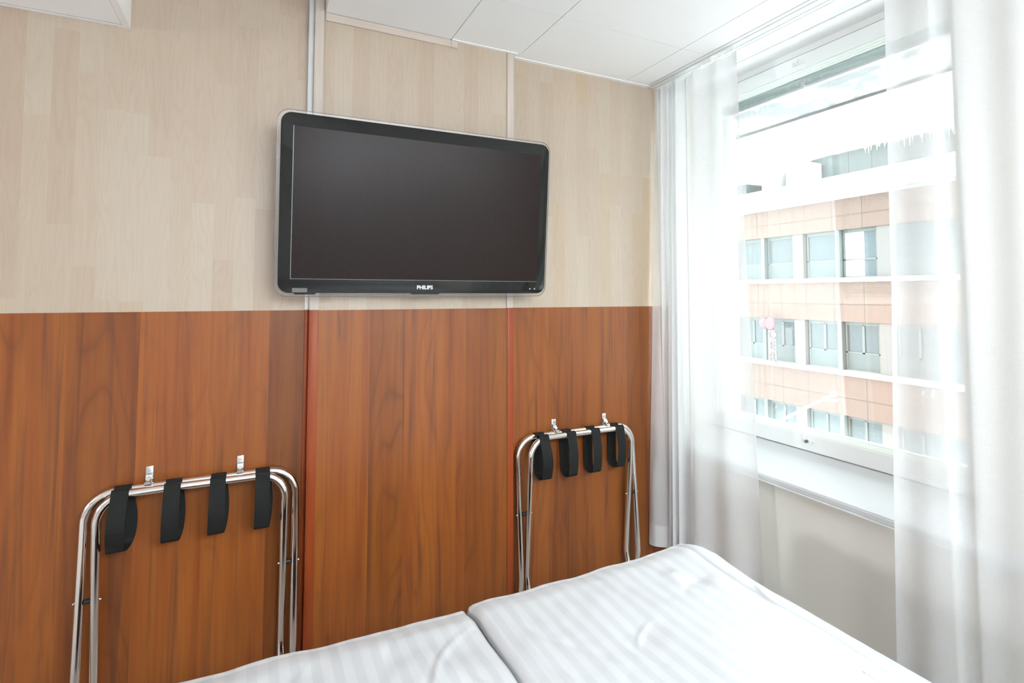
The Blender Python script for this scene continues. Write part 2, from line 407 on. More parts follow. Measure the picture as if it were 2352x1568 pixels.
struct(boxes('ceiling', [((0.2145, -2.4, ZC+0.0005), (0.2165, CY-0.004, ZHI))], M['white']), 'left side of the lowered ceiling', 'ceiling')
struct(boxes('ceiling', [((-0.395, -2.4, ZHI), (0.2145, 2.1, ZHI+0.03))], M['ceil']), 'higher ceiling between the two lowered parts', 'ceiling')
# wall angles along the back wall
trim([((0.709, CY-0.018, ZC-0.0025), (CX1+0.002, CY-0.004, ZC+0.001))], M['white'], 'white wall angle above the column')
trim([((CX1+0.004, WY-0.024, ZC-0.0025), (1.775, WY-0.004, ZC+0.001)), ((CX1+0.002, CY-0.018, ZC-0.0025), (CX1+0.02, WY-0.004, ZC+0.0005))], M['white'], 'white wall angle above the right wall section')
trim([((CX1+0.001, CY-0.03, ZC+0.0002), (1.030, WY-0.004, ZC+0.004))], M['white'], 'small white filler piece at the column corner of the ceiling')
# soffit on the left
ZS = H+0.876
so = struct(boxes('ceiling', [((-5, -2.4, ZS+0.001), (-0.4115, WY-0.004, ZHI+0.03)), ((-0.4115, -2.4, ZS+0.001), (-0.392, WY-0.004, ZHI+0.03))], M['ceil']), 'lowered white soffit at the left', 'ceiling')
trim([((-0.412, -2.4, ZS-0.0015), (-0.3915, WY-0.004, ZS+0.0015))], M['white'], 'white edge profile of the left soffit')
trim([((-5, WY-0.016, ZS-0.0015), (-0.4125, WY-0.004, ZS+0.0015))], M['white'], 'white wall angle under the left soffit')
boxes('tile_joint', [((-0.4135, -2.4, ZS+0.0002), (-0.4122, WY-0.017, ZS+0.0008)), ((-5, WY-0.0185, ZS+0.0002), (-0.4135, WY-0.0165, ZS+0.0008))], M['grey_line'], so)

# window side wall
XW = 1.93; XF = 2.08
YO0, YO1 = 0.865, 2.045                                 # window opening along Y
ZSILL = H-0.735
struct(boxes('wall_right', [((XW, -2.4, 0), (2.28, 2.1, ZSILL-0.03)), ((XW, -2.4, ZSILL-0.03), (2.28, YO0-0.03, 2.75)), ((XW, YO1+0.005, ZSILL-0.03), (2.28, 2.1, 2.75)), ((XF+0.0, YO0-0.03, ZC+0.0), (2.28, YO1+0.005, 2.75))], M['wallpaint']), 'window wall painted off white', 'wall')
# reveal boards and window board
bm = bmesh.new()
prof = [(XF+0.01, H-0.648), (XF-0.005, H-0.650), (1.905, H-0.733), (1.897, H-0.737), (1.895, H-0.742), (1.895, H-0.758), (1.900, H-0.764), (XW+0.01, H-0.764), (XF+0.01, H-0.764)]
r0 = [bm.verts.new((x, -0.05, z)) for x, z in prof]; r1 = [bm.verts.new((x, 2.095, z)) for x, z in prof]
for i in range(len(prof)):
    j = (i+1) % len(prof); bm.faces.new((r0[i], r0[j], r1[j], r1[i]))
bm.faces.new(r0[::-1]); bm.faces.new(r1)
bmesh.ops.recalc_face_normals(bm, faces=bm.faces[:])
tn[0] += 1
struct(finish(bm, 'trim_%d' % tn[0], M['board']), 'white window board below the window', 'trim')
trim([((1.8945, -0.05, H-0.7445), (1.8975, 2.095, H-0.7425)), ((1.892, -0.05, H-0.7655), (1.902, 2.095, H-0.7625))], M['white_gloss'], 'thin raised lip on the window board edge')
# ceiling boards between the curtain rail and the window
trim([((1.965, -2.4, ZC), (XF, 2.1, ZC+0.02)), ((1.935, -2.4, ZC+0.006), (1.965, 2.1, ZC+0.02))], M['white'], 'white ceiling board in front of the window')
# other walls of the room
struct(boxes('wall_left', [((-5.05, -2.4, 0), (-5, 2.1, 2.75))], M['wallplain']), 'far left wall', 'wall')
struct(boxes('wall_front', [((-5, -2.45, 0), (2.28, -2.4, 2.75))], M['wallplain']), 'wall behind the beds', 'wall')
struct(boxes('ceiling', [((-5, -2.45, ZHI+0.03), (2.28, 2.15, ZHI+0.06))], M['white']), 'ceiling slab', 'ceiling')

# ------------------------------------------------------------------ window
win = bpy.data.objects.new('window_1', None); C.objects.link(win); struct(win, 'white framed window above the bed with street view', 'window')
def ring(bm, x0, x1, y0, y1, z0, z1, wy0, wy1, wz0, wz1):
    add_box(bm, (x0, y0, z0), (x1, y0+wy0, z1)); add_box(bm, (x0, y1-wy1, z0), (x1, y1, z1))
    add_box(bm, (x0, y0+wy0, z0), (x1, y1-wy1, z0+wz0)); add_box(bm, (x0, y0+wy0, z1-wz1), (x1, y1-wy1, z1))
bm = bmesh.new(); ring(bm, XF, 2.26, YO0-0.03, YO1+0.005, H-0.665, ZC, 0.055, 0.055, 0.018, 0.031)
finish(bm, 'window_frame', M['pvc'], win)
ZB, ZT = H-0.645, H+1.0185
bm = bmesh.new(); ring(bm, XF-0.006, XF+0.05, YO0+0.004, YO1-0.03, ZB, ZT, 0.045, 0.045, 0.061, 0.060)
sash = finish(bm, 'window_sash', M['pvc'], win)
YG0, YG1 = YO0+0.049, YO1-0.075
bm = bmesh.new()
zb, zt = ZB+0.061, ZT-0.060
for k, (dx, dz, t) in enumerate(((0.000, 0.0, 0.010), (0.010, 0.0, 0.018), (0.020, 0.0, 0.026))):
    ring(bm, XF+dx, XF+dx+0.0105, YG0, YG1, zb, zt, t, t, t*0.9, t*0.75)
finish(bm, 'glazing_bead', M['bead'], sash)
boxes('gasket', [((XF-0.0062, YO0+0.02, ZT+0.0002), (XF-0.003, YO1-0.03, ZT+0.0022)), ((XF-0.0062, YO0+0.02, ZB-0.0022), (XF-0.003, YO1-0.03, ZB-0.0002))], M['grey_line'], sash)
boxes('inner_pane', [((XF+0.032, YG0+0.004, zb+0.003), (XF+0.036, YG1-0.004, zt-0.003))], M['glass'], sash)
boxes('outer_pane', [((2.212, YG0-0.01, ZB+0.03), (2.216, YG1+0.01, ZT-0.03))], M['glass2'], win)
bm = bmesh.new(); ring(bm, 2.20, 2.235, YO0+0.01, YO1-0.03, ZB-0.005, ZT+0.005, 0.045, 0.045, 0.052, 0.052)
finish(bm, 'outer_sash', M['pvc'], win)
def latch(z, flip):
    yc = 1.4755; x = XF-0.006
    o = boxes('latch_plate', [((x-0.004, yc-0.030, z-0.012), (x, yc+0.030, z+0.012))], M['white_gloss'], win, 0.0015)
    bm = bmesh.new()
    for dy in (-0.021, 0.021): cyl(bm, (x-0.0055, yc+dy, z), (x-0.003, yc+dy, z), 0.0032, 12)
    finish(bm, 'screw', M['steel'], o)
    bm = bmesh.new()
    if flip:
        cyl(bm, (x-0.014, yc+0.003, z), (x-0.003, yc+0.003, z), 0.0062, 18); finish(bm, 'knob', M['sticker'], o)
        boxes('lever', [((x-0.008, yc+0.008, z+0.002), (x-0.003, yc+0.024, z+0.032))], M['white_gloss'], o, 0.0015)
    else:
        tube(bm, [(x-0.010, yc+0.014-0.002*k*1.2, z-0.010+0.0006*k*k) for k in range(7)], 0.0024, 10); finish(bm, 'lever', M['steel'], o)
latch(H+0.992, False); latch(H-0.607, True)

# venetian blind stack between the panes
vb = thing('venetian_blind', 'raised grey slatted blind stacked between the window panes', 'blind', (2.155, (YG0+YG1)/2, zt))
bm = bmesh.new()
def in_parent(o, p):
    o.matrix_parent_inverse = Matrix.Translation(-Vector(p.location)); return o
cy_ = (YG0+YG1)/2
n_sl = 12
ztop, zbot = H+0.972, H+0.914
bm = bmesh.new()
random.seed(4)
for i in range(n_sl):
    z = ztop-(ztop-zbot)*(i+0.5)/n_sl
    prev = None
    rows = []
    for k in range(13):
        y = YG0+0.012+(YG1-YG0-0.024)*k/12
        dz = 0.0009*math.sin(k*1.3+i)*(0.3+0.7*i/n_sl)
        pr = [(2.143, z+dz-0.0013), (2.155, z+dz+0.0012), (2.167, z+dz-0.0010), (2.155, z+dz-0.0004)]
        rows.append([bm.verts.new((x+0.0008*math.sin(i*2.1), y, zz)) for x, zz in pr])
    for a, b in zip(rows, rows[1:]):
        for q in range(4): bm.faces.new((a[q], a[(q+1) % 4], b[(q+1) % 4], b[q]))
    bm.faces.new(rows[0]); bm.faces.new(rows[-1][::-1])
bmesh.ops.recalc_face_normals(bm, faces=bm.faces[:])
in_parent(finish(bm, 'slat_stack', M['alu'], vb), vb)
in_parent(boxes('head_rail', [((2.141, YG0+0.008, H+0.974), (2.169, YG1-0.008, H+1.010))], M['alu2'], vb, 0.001), vb)
in_parent(boxes('bottom_rail', [((2.142, YG0+0.012, H+0.901), (2.168, YG1-0.012, H+0.912))], M['white_gloss'], vb, 0.002), vb)
bm = bmesh.new()
for k in range(9):
    z = H+0.967-k*0.008
    tube(bm, [(2.134+0.003*math.sin(a), 1.503+0.0085*math.cos(a), z+0.003*math.cos(a+k)) for a in [2*PI*q/10 for q in range(10)]], 0.0028, 8, closed=True)
in_parent(finish(bm, 'ladder_cord', M['cotton'], vb, True), vb)

# ------------------------------------------------------------------ curtain rail
cr = thing('curtain_rail', 'white multi track curtain rail fixed along the ceiling above the window', 'curtain rail', (1.85, 0.2, ZC))
ya, yb = -2.3, WY-0.006
bars = [(1.7640, 1.7835, -0.001), (1.7875, 1.8190, -0.003), (1.8235, 1.8420, -0.003), (1.8475, 1.9320, -0.0015)]
in_parent(boxes('rail_profile', [((a, ya, ZC+d), (b, yb, ZC+0.014)) for a, b, d in bars], M['white_gloss'], cr, 0.0006), cr)
in_parent(boxes('rail_channel', [((1.7635, ya, ZC+0.0145), (1.933, yb, ZC+0.018))], M['ceil_back'], cr), cr)
for y in (1.60, 1.66, 1.72, 1.775, 0.94, 0.86, 0.78, 0.70):
    bm = bmesh.new()
    add_box(bm, (1.8195, y-0.006, ZC-0.016), (1.8230, y+0.006, ZC+0.004))
    add_box(bm, (1.812, y-0.004, ZC-0.018), (1.823, y+0.004, ZC-0.013))
    in_parent(finish(bm, 'glider', M['ceramic'], cr), cr)

# ------------------------------------------------------------------ curtains
def cloth(name, path, z0, z1, parent, m, nz=50, thick=None):
    """path(t, s) -> (x, y); t along the width 0..1, s height 0 bottom .. 1 top"""
    bm = bmesh.new(); rows = []
    nt_ = path.n
    for j in range(nz+1):
        s = j/nz; z = z0+(z1-z0)*s
        row = []
        for i in range(nt_+1):
            x, y, dz = path(i/nt_, s)
            row.append(bm.verts.new((x, y, z+dz)))
        rows.append(row)
    for a, b in zip(rows, rows[1:]):
        for i in range(nt_): bm.faces.new((a[i], a[i+1], b[i+1], b[i]))
    o = finish(bm, name, m, parent, True)
    if parent is not None: in_parent(o, parent)
    return o
def lerp(a, b, t): return a+(b-a)*t
def smooth(t): t = max(0, min(1, t)); return t*t*(3-2*t)
ZTOPC = ZC-0.021
# left curtain: tight pleats next to the wall, smoother towards its free edge
def left_path(t, s):
    g = 1-s
    yL, yR = 2.083, lerp(1.5735, 1.500, g**1.15)
    # cumulative width: pleats occupy the first 45 %
    if t < 0.52:
        q = t/0.52; y = lerp(yL, lerp(1.885, 1.90, g), q**0.92)
        ph = q*5.5*2*PI
        amp = lerp(0.021, 0.030, g)
        k = smooth((q-0.42*g)/0.14+0.15)
        x = 1.812+k*amp*math.sin(ph-0.4)+0.006*math.sin(ph*0.37+2*g)
        y += 0.006*math.cos(ph)*(1+g)*k
        x -= (1-k)*0.075*g*smooth((0.55-q)/0.55)
    else:
        q = (t-0.52)/0.48; y = lerp(lerp(1.885, 1.90, g), yR, q)
        x = 1.812+(0.010+0.012*g)*math.sin(q*2.2*2*PI+1.3+0.8*g)*(1-0.55*q)+0.004*math.sin(q*17+g*3)
        x += 0.012*g*q*math.sin(2.5*g)
    x += 0.003*noise.noise(Vector((t*9, s*4, 1.7)))
    return x, y, 0.002*math.sin(t*60)*s
left_path.n = 260
cl = thing('sheer_curtain', 'sheer white curtain gathered in the corner by the wainscot', 'curtain', (1.81, 1.83, 0.2), 'white sheer curtains on the window rail')
cloth('curtain_cloth', left_path, 0.195, ZTOPC, cl, M['sheer'])
def shifted(path, t0, t1, s0, s1, dx, n=None):
    f = lambda t, s: (lambda r: (r[0]+dx, r[1], r[2]))(path(lerp(t0, t1, t), lerp(s0, s1, s)))
    f.n = n or max(2, int(path.n*(t1-t0))); return f
LH = ZTOPC-0.195
cloth('hem', shifted(left_path, 0, 1, 0, 0.045, 0.0018), 0.195, 0.195+LH*0.045, cl, M['sheer'], 4)
cloth('hem', shifted(left_path, 0.985, 1, 0, 1, 0.0018, 4), 0.195, ZTOPC, cl, M['sheer'], 50)
cloth('header_tape', shifted(left_path, 0, 1, 0.972, 1, 0.0018), 0.195+LH*0.972, ZTOPC, cl, M['sheer'], 3)
# right curtain
def right_path(t, s):
    g = 1-s
    y = lerp(0.992+0.008*math.sin(g*3.0)+0.028*max(0, g-0.45)/0.55, -0.12, t)
    x = 1.812+0.010*math.sin(t*31+1.0+g*0.8)*smooth(t*6)+0.012*math.sin(t*13.7+2.1-g*0.5)+0.004*math.sin(t*57)
    # one soft pinched fold
    d = (t-0.145-0.03*g)/0.014
    fold = math.exp(-d*d)
    x += 0.020*fold*(1-0.55*g); y += -0.016*math.tanh(d)*math.exp(-d*d*0.5)
    x += 0.004*noise.noise(Vector((t*7, s*3, 5.1)))
    return x, y, 0
right_path.n = 300
crt = thing('sheer_curtain', 'sheer white curtain hanging flat over the right side of the window', 'curtain', (1.81, 0.45, 0.2), 'white sheer curtains on the window rail')
cloth('curtain_cloth', right_path, 0.195, ZTOPC, crt, M['sheer'])
cloth('hem', shifted(right_path, 0, 0.012, 0, 1, 0.0018, 4), 0.195, ZTOPC, crt, M['sheer'], 50)
cloth('hem', shifted(right_path, 0, 1, 0, 0.045, 0.0018), 0.195, 0.195+LH*0.045, crt, M['sheer'], 4)

# ------------------------------------------------------------------ television
TX, TY, TZ = 0.5775, 1.950, H+0.3105
tv = thing('television', 'black flat screen television in a clear frame mounted on the laminate wall', 'television', (TX, TY, TZ))
tv.rotation_euler = (0.082, 0, -0.0271)
# local: x right, y into the wall, z up; front face at y = 0
def rrect(x0, x1, z0, z1, r, seg=10, bottom=None):
    pts = []
    for cx, cz, a0 in ((x1-r, z1-r, 0), (x0+r, z1-r, 90), (x0+r, z0+r, 180), (x1-r, z0+r, 270)):
        for k in range(seg+1):
            a = math.radians(a0+90*k/seg); pts.append((cx+r*math.cos(a), cz+r*math.sin(a)))
        if a0 == 180 and bottom: pts += bottom
    return pts
def slab(name, pts, y0, y1, m, parent, bevel=0.0, edge_mat=None):
    bm = bmesh.new()
    f = [bm.verts.new((x, y0, z)) for x, z in pts]; b = [bm.verts.new((x, y1, z)) for x, z in pts]
    n = len(pts)
    ff = bm.faces.new(f); bb = bm.faces.new(b[::-1]); sides = []
    for i in range(n): sides.append(bm.faces.new((f[i], b[i], b[(i+1) % n], f[(i+1) % n])))
    bmesh.ops.recalc_face_normals(bm, faces=bm.faces[:])
    if edge_mat:
        for s_ in sides: s_.material_index = 1
    if bevel:
        bmesh.ops.bevel(bm, geom=[e for e in bm.edges if e.calc_face_angle(0) > 0.8], offset=bevel, segments=2, affect='EDGES', profile=0.5)
    o = finish(bm, name, m, parent, bool(bevel), 0.7)
    if edge_mat: o.data.materials.append(edge_mat)
    return o
bw0, bw1, bz0, bz1 = -0.5120, 0.5160, -0.3085, 0.3105
slab('clear_frame', rrect(-0.5240, 0.5240, -0.3210, 0.3210, 0.042), 0.002, 0.006, M['acrylic'], tv, edge_mat=M['acrylic_edge'])
# thin dark edge line of the acrylic
bm = bmesh.new()
tube(bm, [(x, 0.004, z) for x, z in rrect(-0.5235, 0.5235, -0.3205, 0.3205, 0.042)], 0.0012, 6, closed=True)
finish(bm, 'frame_edge', M['acrylic_edge'], tv)
tabs = [(-0.462, bz0), (-0.456, bz0-0.0055), (-0.392, bz0-0.0055), (-0.386, bz0), (-0.052, bz0), (-0.045, bz0-0.0045), (0.055, bz0-0.0045), (0.062, bz0)]
slab('bezel', rrect(bw0, bw1, bz0, bz1, 0.036, bottom=tabs), -0.004, 0.030, M['bezel'], tv, 0.0015)
slab('back_housing', rrect(-0.47, 0.47, -0.27, 0.27, 0.05), 0.030, 0.070, M['housing'], tv, 0.008)
boxes('screen', [((-0.4705, -0.0055, -0.2584), (0.4770, 0.0, 0.2650))], M['screen'], tv)
bm = bmesh.new()
for a, b in (((-0.4728, -0.0065, -0.2605), (-0.4705, 0.0, 0.2665)), ((-0.4705, -0.0062, -0.2602), (0.4785, 0.0, -0.2585))): add_box(bm, a, b)
finish(bm, 'screen_rim', M['screen_rim'], tv)
def text(s, size, parent, name, m, loc, rot, ext=0.0004, off=0.0, sx=1.0, space=1.0):
    cu = bpy.data.curves.new('txt', 'FONT'); cu.body = s; cu.size = size; cu.extrude = ext; cu.offset = off
    cu.align_x = 'CENTER'; cu.align_y = 'CENTER'; cu.space_character = space
    t = bpy.data.objects.new('txt', cu); C.objects.link(t)
    dg = bpy.context.evaluated_depsgraph_get(); me = bpy.data.meshes.new_from_object(t.evaluated_get(dg))
    bpy.data.objects.remove(t)
    o = link(name, me, m, parent); o.location = loc; o.rotation_euler = rot; o.scale = (sx, 1, 1)
    return o
text('PHILIPS', 0.0195, tv, 'lettering', M['letter_white'], (0.0025, -0.0046, -0.2870), (PI/2, 0, 0), off=0.0005, sx=1.0, space=1.0)
boxes('sensor_window', [((-0.4650, -0.0048, -0.3060), (-0.4165, -0.003, -0.2915))], M['sticker'], tv)
for x in (0.4480, 0.4690):
    bm = bmesh.new(); cyl(bm, (x, -0.0048, -0.2895), (x, -0.002, -0.2895), 0.0022, 12); finish(bm, 'indicator', M['led'], tv)
boxes('wall_mount', [((-0.12, 0.066, -0.10), (0.12, 0.090, 0.10))], M['black_plastic'], tv)

# cable duct
cdt = thing('cable_duct', 'white cable duct running up from the television beside the column', 'cable duct', (0.168, 2.075, H+0.3))
in_parent(boxes('duct_body', [((CX0-0.0235, 2.066, H+0.29), (CX0-0.0045, WY-0.004, ZHI))], M['duct'], cdt, 0.001), cdt)
in_parent(boxes('duct_lid', [((CX0-0.0225, 2.0645, H+0.29), (CX0-0.0085, 2.0665, ZHI))], M['duct'], cdt, 0.0006), cdt)

# ------------------------------------------------------------------ luggage racks
def loop_pts(x0, x1, zt_, yt, yb, yfoot, r, seg=9):
    """closed tube: top bar, two legs that bend near the floor, bottom bar"""
    zk, zf = H-1.19, 0.0135
    leg = [(zt_-r-(zt_-r-zk)*k/6, yt+(yb-yt)*k/6) for k in range(1, 7)]
    for k in range(1, 8):
        q = k/7; leg.append((lerp(zk, zf+0.035, q), yb+(yfoot-yb)*(q*q*(3-2*q))))
    P = []
    for k in range(seg+1):
        a = PI/2*k/seg; P.append(Vector((x0+r-r*math.cos(PI/2-a), yt, zt_-r+r*math.sin(PI/2-a))))
    P += [Vector((x0, y, z)) for z, y in leg]
    for k in range(1, 7):
        a = PI/2*k/6; P.append(Vector((x0+0.035-0.035*math.cos(a), yfoot, zf+0.035-0.035*math.sin(a))))
    P += [Vector((lerp(x0+0.035, x1-0.035, k/4), yfoot, zf)) for k in range(1, 4)]
    for k in range(0, 7):
        a = PI/2*k/6; P.append(Vector((x1-0.035+0.035*math.sin(a), yfoot, zf+0.035-0.035*math.cos(a))))
    P += [Vector((x1, y, z)) for z, y in reversed(leg)][1:]
    for k in range(seg+1):
        a = PI/2*k/seg; P.append(Vector((x1-r+r*math.cos(a), yt, zt_-r+r*math.sin(a))))
    P += [Vector((lerp(x1-r, x0+r, k/4), yt, zt_)) for k in range(1, 4)]
    return P
def strap(cx, w_, yb_, yf, zbar, zbot, r, parent, twist=0.0, lean=0.0, bulge=0.014, xb=0.0):
    """a closed band hung over both top bars"""
    bm = bmesh.new(); t = 0.0017; path = []
    for k in range(9):                               # over the front bar, from its front to its back
        path.append((yf+(r+t)*math.cos(PI-PI*k/8), zbar+(r+t)*math.sin(PI*k/8)))
    over_front = path
    over_back = [(yb_+(r+t)*math.cos(PI-PI*k/8), zbar+(r+t)*math.sin(PI*k/8)) for k in range(9)]
    # band: back side of the back bar -> over -> front side of the back bar is tucked; outer run: wall side down, loop, front side up
    yfr = yf-(r+t); ybk = yb_+(r+t)-0.006
    down = []
    L = zbar-zbot
    nseg = 22
    pts = list(over_front)
    # front run, from the front of the front bar downwards
    front = [(yfr-bulge*math.sin(PI*q*0.86)**1.3, zbar-(L-0.022)*q) for q in [k/nseg for k in range(nseg+1)]]
    back = [(lerp(ybk, ybk+0.001, math.sin(PI*q)), zbar-(L-0.022)*q) for q in [k/nseg for k in range(nseg+1)]]
    cyy = (front[-1][0]+back[-1][0])/2; ry = (back[-1][0]-front[-1][0])/2
    bot = [(cyy-ry*math.cos(PI*k/12), front[-1][1]-0.022*math.sin(PI*k/12)) for k in range(1, 12)]
    chain = [(yf+(r+t), zbar-0.004)] + list(reversed(over_front)) + front[1:] + bot + list(reversed(back))[:-1] + list(reversed(over_back)) 
    n = len(chain); rings = []
    for i, (y, z) in enumerate(chain):
        a = chain[max(0, i-1)]; b = chain[min(n-1, i+1)]
        ty, tz = b[0]-a[0], b[1]-a[1]; l = math.hypot(ty, tz) or 1; ny, nz_ = -tz/l, ty/l
        q = max(0, min(1, (zbar-z)/L)); tw = twist*math.sin(PI*min(1, q*0.9))
        dxl = lean*q + xb*max(0, min(1, (y-yfr)/(ybk-yfr)))*math.sin(PI*min(1, q*0.80))
        hw = w_/2
        row = []
        for sx_, st in ((-1, -1), (1, -1), (1, 1), (-1, 1)):
            row.append(bm.verts.new((cx+dxl+sx_*hw*math.cos(tw), y+ny*t/2*st+sx_*hw*math.sin(tw), z+nz_*t/2*st)))
        rings.append(row)
    for a, b in zip(rings, rings[1:]):
        for q in range(4): bm.faces.new((a[q], a[(q+1) % 4], b[(q+1) % 4], b[q]))
    bm.faces.new(rings[0][::-1]); bm.faces.new(rings[-1])
    bmesh.ops.recalc_face_normals(bm, faces=bm.faces[:])
    return finish(bm, 'strap', M['web'], parent, True, 0.5)
def luggage_rack(x, label, twists, bots, xo0=-0.305, xo1=0.306, xi0=-0.262, xi1=0.265):
    t = thing('luggage_rack', label, 'luggage rack', (x, 2.05, 0), 'folded chrome luggage racks on the wall')
    r = 0.0125; zt_ = H-0.619
    bm = bmesh.new(); tube(bm, loop_pts(x+xo0, x+xo1, zt_, 2.0715, 2.034, 2.078, 0.085), r, 18, closed=True)
    in_parent(finish(bm, 'outer_frame', M['chrome'], t, True), t)
    bm = bmesh.new(); tube(bm, loop_pts(x+xi0, x+xi1, zt_, 2.030, 2.070, 2.018, 0.080), r, 18, closed=True)
    in_parent(finish(bm, 'inner_frame', M['chrome'], t, True), t)
    for (dx, tw, zb2) in zip((-0.202, -0.065, 0.0625, 0.196), twists, bots):
        in_parent(strap(x+dx, 0.0455, 2.0715, 2.030, zt_, H+zb2, r, t, *tw), t)
    for sx_, xo, xi in ((-1, x+xo0, x+xi0), (1, x+xo1, x+xi1)):
        zp = H-0.932
        bm = bmesh.new(); a, b = sorted((xo, xi)); cyl(bm, (a+0.0115, 2.051, zp), (b-0.0115, 2.051, zp), 0.0075, 14)
        s_ = in_parent(finish(bm, 'spacer', M['black_plastic'], t, True, 0.6), t)
        bm = bmesh.new(); e = xi-sx_*0.012; cyl(bm, (e, 2.051, zp), (e-sx_*0.0045, 2.051, zp), 0.0042, 12)
        in_parent(finish(bm, 'pivot_bolt', M['steel'], t, True, 0.6), t); bm = bmesh.new()
        cyl(bm, (xo+sx_*0.0115, 2.051, zp), (xo+sx_*0.0155, 2.051, zp), 0.0042, 12)
        in_parent(finish(bm, 'pivot_bolt', M['steel'], t, True, 0.6), t)
    return t
luggage_rack(-0.160, 'folded chrome luggage rack with black straps hanging left of the column', [(0.10, -0.006, 0.034, 0.019), (0.04, -0.004, 0.020, 0.012), (0.05, -0.004, 0.020, 0.012), (0.05, -0.002, 0.016, 0.013)], [-0.793, -0.790, -0.790, -0.797], -0.299, 0.303, -0.260, 0.266)
luggage_rack(1.330, 'folded chrome luggage rack with black straps hanging beside the curtain', [(-0.14, 0.010, 0.022), (0, 0.004, 0.014), (0, 0.002, 0.012), (0, 0, 0.014)], [-0.797, -0.803, -0.803, -0.797])
def wall_hook(x, label):
    t = thing('wall_hook', label, 'hook', (x, WY-0.006, H-0.575), 'steel hooks holding the luggage racks')
    y = WY-0.006
    o = in_parent(boxes('hook_plate', [((x-0.0105, y-0.0022, H-0.620), (x+0.0105, y, H-0.560))], M['steel'], t, 0.0009), t)
    bm = bmesh.new(); cyl(bm, (x, y-0.0052, H-0.572), (x, y-0.0015, H-0.572), 0.0055, 16); cyl(bm, (x, y-0.0060, H-0.572), (x, y-0.0050, H-0.572), 0.0025, 10)
    in_parent(finish(bm, 'screw', M['steel'], t, True, 0.6), t)
    bm = bmesh.new()
    w2 = 0.0088
    prof = [(y-0.002, H-0.5835), (y-0.011, H-0.5865), (y-0.0125, H-0.594), (y-0.016, H-0.600), (y-0.023, H-0.6025), (y-0.032, H-0.6035), (y-0.038, H-0.609)]
    th = 0.0018; rows = []
    for i, (py, pz) in enumerate(prof):
        rows.append([bm.verts.new((x-w2, py, pz)), bm.verts.new((x+w2, py, pz)), bm.verts.new((x+w2, py, pz+th)), bm.verts.new((x-w2, py, pz+th))])
    for a, b in zip(rows, rows[1:]):
        for q in range(4): bm.faces.new((a[q], a[(q+1) % 4], b[(q+1) % 4], b[q]))
    bm.faces.new(rows[0]); bm.faces.new(rows[-1][::-1]); bmesh.ops.recalc_face_normals(bm, faces=bm.faces[:])
    in_parent(finish(bm, 'hook_arm', M['steel'], t), t)
    bm = bmesh.new(); cyl(bm, (x, y-0.0165, H-0.5975), (x, y-0.0235, H-0.5935), 0.0062, 16)
    in_parent(finish(bm, 'rivet', M['steel'], t, True, 0.6), t)
wall_hook(-0.2975, 'steel wall hook above the left luggage rack, nearer the left edge')
wall_hook(-0.0345, 'steel wall hook above the left luggage rack, nearer the column')
wall_hook(1.2170, 'steel wall hook above the right luggage rack, nearer the column')
wall_hook(1.4900, 'steel wall hook above the right luggage rack, nearer the curtain')

# ------------------------------------------------------------------ beds
def bed(x0, x1, label):
    t = thing('bed', label, 'bed', ((x0+x1)/2, 0.4, 0))
    y0, y1 = -0.62, 1.33
    in_parent(boxes('bed_base', [((x0, y0, 0.10), (x1, y1, 0.30))], M['divan'], t, 0.01), t)
    in_parent(boxes('mattress', [((x0+0.003, y0, 0.30), (x1-0.003, y1, 0.472))], M['cotton'], t, 0.035), t)
    for ax in (x0+0.08, x1-0.08):
        for ay in (y0+0.1, y1-0.1):
            bm = bmesh.new(); cyl(bm, (ax, ay, 0), (ax, ay, 0.10), 0.024, 16); in_parent(finish(bm, 'leg', M['steel'], t, True, 0.6), t)
    return t
bed(0.445, 1.325, 'single bed on the window side under the white duvets')
bed(-0.440, 0.440, 'single bed on the left side under the lower duvet')
creases = [(1.27, 1.05, 1.2, 0.05, 0.005, 0.005), (1.285, 1.02, 1.0, 0.04, 0.005, -0.004), (1.15, 1.20, -0.7, 0.05, 0.008, 0.004), (1.12, 1.17, 0.4, 0.045, 0.008, -0.004), (0.86, 1.06, 0.6, 0.05, 0.007, 0.004), (0.82, 1.00, 1.9, 0.07, 0.010, -0.003),
           (0.60, 1.05, 1.7, 0.14, 0.012, 0.004), (0.64, 1.15, 2.0, 0.10, 0.012, -0.004), (0.40, 1.20, 0.9, 0.09, 0.010, 0.005), (0.35, 1.14, 1.1, 0.10, 0.010, -0.004), (0.44, 1.08, 2.1, 0.08, 0.010, 0.004), (0.28, 1.22, 1.4, 0.09, 0.014, -0.003), (0.10, 1.25, 1.2, 0.10, 0.012, 0.002)]
